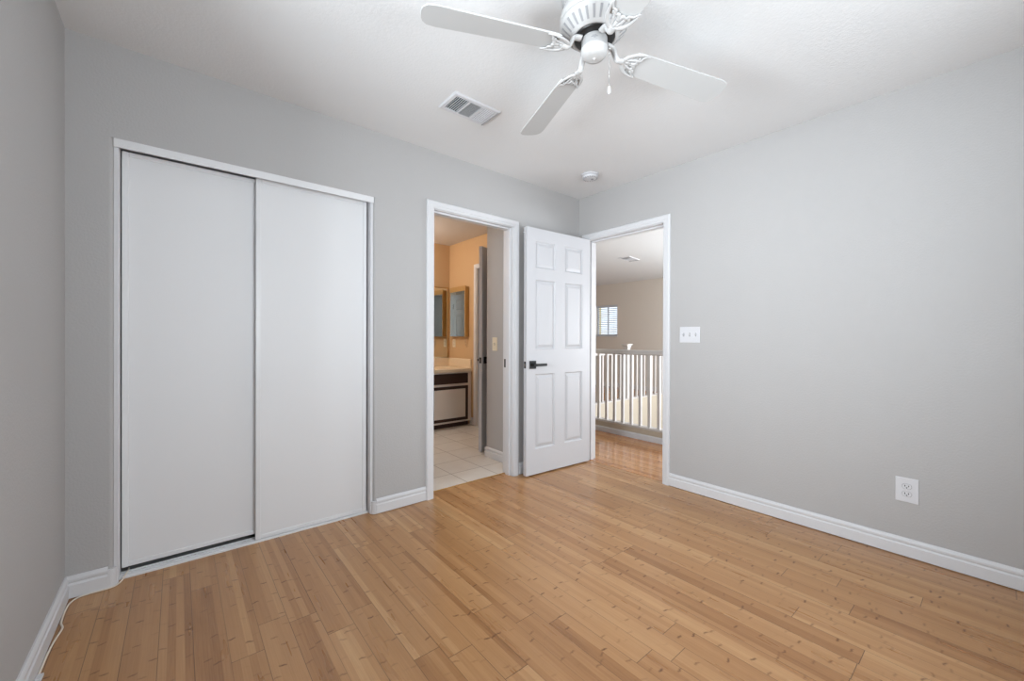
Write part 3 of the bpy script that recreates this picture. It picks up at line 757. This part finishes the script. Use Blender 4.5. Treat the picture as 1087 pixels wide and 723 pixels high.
def blade_mesh():
    bm = bmesh.new()
    r0, r1 = 0.165, 0.665
    outl = [(r0, -0.046), (r0+0.02, -0.0500), (r1-0.050, -0.0640), (r1-0.022, -0.0590), (r1-0.006, -0.0420), (r1, -0.020), (r1, 0.020), (r1-0.006, 0.0420), (r1-0.022, 0.0590), (r1-0.050, 0.0640), (r0+0.02, 0.0500), (r0, 0.046)]
    bm_prism(bm, outl, 'z', -0.003, 0.003)
    es = [e for e in bm.edges if abs(e.verts[0].co.z-e.verts[1].co.z) < 1e-5]
    bmesh.ops.bevel(bm, geom=es, offset=0.0012, segments=1, affect='EDGES')
    return bm
def iron_mesh():
    """decorative blade iron lying below the blade, in the blade's frame (x outward)"""
    bm = bmesh.new()
    zb = -0.0075
    # crescent: thick outer rim curling to two points
    for s in (-1, 1):
        outer = spline([(0.168, 0.0, zb), (0.178, s*0.022, zb), (0.200, s*0.040, zb-0.001), (0.232, s*0.050, zb), (0.262, s*0.053, zb)], 6)
        n = len(outer); bm_tube(bm, outer, [0.0115*(1-0.70*i/(n-1)) for i in range(n)], 8, 0.5)
        inner = spline([(0.262, s*0.053, zb), (0.240, s*0.040, zb), (0.236, s*0.026, zb-0.001), (0.222, s*0.020, zb), (0.226, s*0.008, zb), (0.206, 0.0, zb-0.001)], 6)
        n = len(inner); bm_tube(bm, inner, [0.0036+0.0040*i/(n-1) for i in range(n)], 8, 0.6)
        spoke = spline([(0.172, s*0.004, zb), (0.195, s*0.014, zb-0.001), (0.223, s*0.022, zb)], 5)
        bm_tube(bm, spoke, 0.0050, 8, 0.6)
    bm_tube(bm, [(0.166, 0, zb), (0.206, 0, zb)], [0.009, 0.006], 8, 0.6)
    for px_, py_ in ((0.228, 0.030), (0.228, -0.030), (0.206, 0.0)):
        bm_lathe(bm, [(0.0055, zb-0.003), (0.0055, zb+0.0046)], (px_, py_, 0), 10)
    for v in bm.verts: v.co.x -= 0.044
    return bm
def arm_mesh(dz, pitch):
    """arm from the rotor ring to the blade iron (fan frame, x outward)"""
    bm = bmesh.new()
    p = spline([(0.056, 0, -0.174), (0.078, 0, -0.1755), (0.088, 0, -0.182), (0.097, 0, -0.200), (0.108, 0, dz-0.010), (0.120, 0, dz-0.0105), (0.132, 0, dz-0.0085)], 6)
    n = len(p); bm_tube(bm, p, [0.0150-0.0030*math.sin(math.pi*i/(n-1)) for i in range(n)], 10, 0.62, Vector((0, 1, 0)) if False else Vector((0, 0, 1)))
    bm_box(bm, (0.053, -0.0125, -0.1755), (0.074, 0.0125, -0.1702), .0015)
    return bm
BZ = -0.207           # blade plane below the ceiling
TH, PIT = (69.5, 156.0, -111.0, -15.5), -10.5
blade_me = blade_mesh(); bmesh.ops.recalc_face_normals(blade_me, faces=blade_me.faces); bme = bpy.data.meshes.new('blade'); blade_me.to_mesh(bme); blade_me.free(); bme.materials.append(M['blade'])
iron_me = iron_mesh(); bmesh.ops.recalc_face_normals(iron_me, faces=iron_me.faces); ime = bpy.data.meshes.new('blade_iron'); iron_me.to_mesh(ime); iron_me.free(); ime.materials.append(M['fan'])
arm_b = arm_mesh(BZ, PIT); bmesh.ops.recalc_face_normals(arm_b, faces=arm_b.faces); ame = bpy.data.meshes.new('blade_arm'); arm_b.to_mesh(ame); arm_b.free(); ame.materials.append(M['fan'])
for k in range(4):
    a = math.radians(TH[k]); dr = (0.020, -0.014, 0.0, 0.012)[k]
    ar = bpy.data.objects.new('blade_arm', ame); COL.objects.link(ar); ar.parent = fan; ar.rotation_euler = (0, 0, a)
    sc = bmesh.new(); bm_lathe(sc, [(0.0035, -0.1775), (0.0035, -0.1750)], (0.064, 0, 0), 10); link('screw', sc, M['dark'], ar)
    for nm, me in (('blade', bme), ('blade_iron', ime)):
        o = bpy.data.objects.new(nm, me); COL.objects.link(o); o.parent = fan
        o.rotation_mode = 'XYZ'; o.rotation_euler = (math.radians(PIT), 0, a); o.location = (dr*math.cos(a), dr*math.sin(a), BZ)

# ------------------------------------------------------------------ white cable along the left wall
cable = empty('cable', (0, 0, 0), 'thin white cable lying along the left baseboard into the closet', 'cable')
cp = [(-3.2735, -0.530, 0.004), (-3.2735, -0.430, 0.004), (-3.270, -0.345, 0.004), (-3.261, -0.267, 0.004), (-3.263, -0.239, 0.004), (-3.270, -0.213, 0.004),
      (-3.2735, -0.160, 0.004), (-3.2735, -0.099, 0.004), (-3.268, -0.055, 0.004), (-3.250, -0.026, 0.004), (-3.219, -0.0175, 0.004), (-3.185, -0.0175, 0.004), (-3.158, -0.0175, 0.004), (-3.135, -0.008, 0.004),
      (-3.118, 0.022, 0.005), (-3.109, 0.044, 0.0145), (-3.103, 0.062, 0.020), (-3.101, 0.078, 0.018), (-3.100, 0.13, 0.010)]
bm = bmesh.new(); bm_tube(bm, spline(cp, 6), 0.0033, 8); link('cord', bm, M['cord'], cable)
bm = bmesh.new(); bm_box(bm, (-0.008, -0.03, 0.001), (0.008, 0.004, 0.012), .002); link('plug', bm, M['plastic'], cable, (-3.268, -0.535, 0), (0, 0, math.radians(-2)))
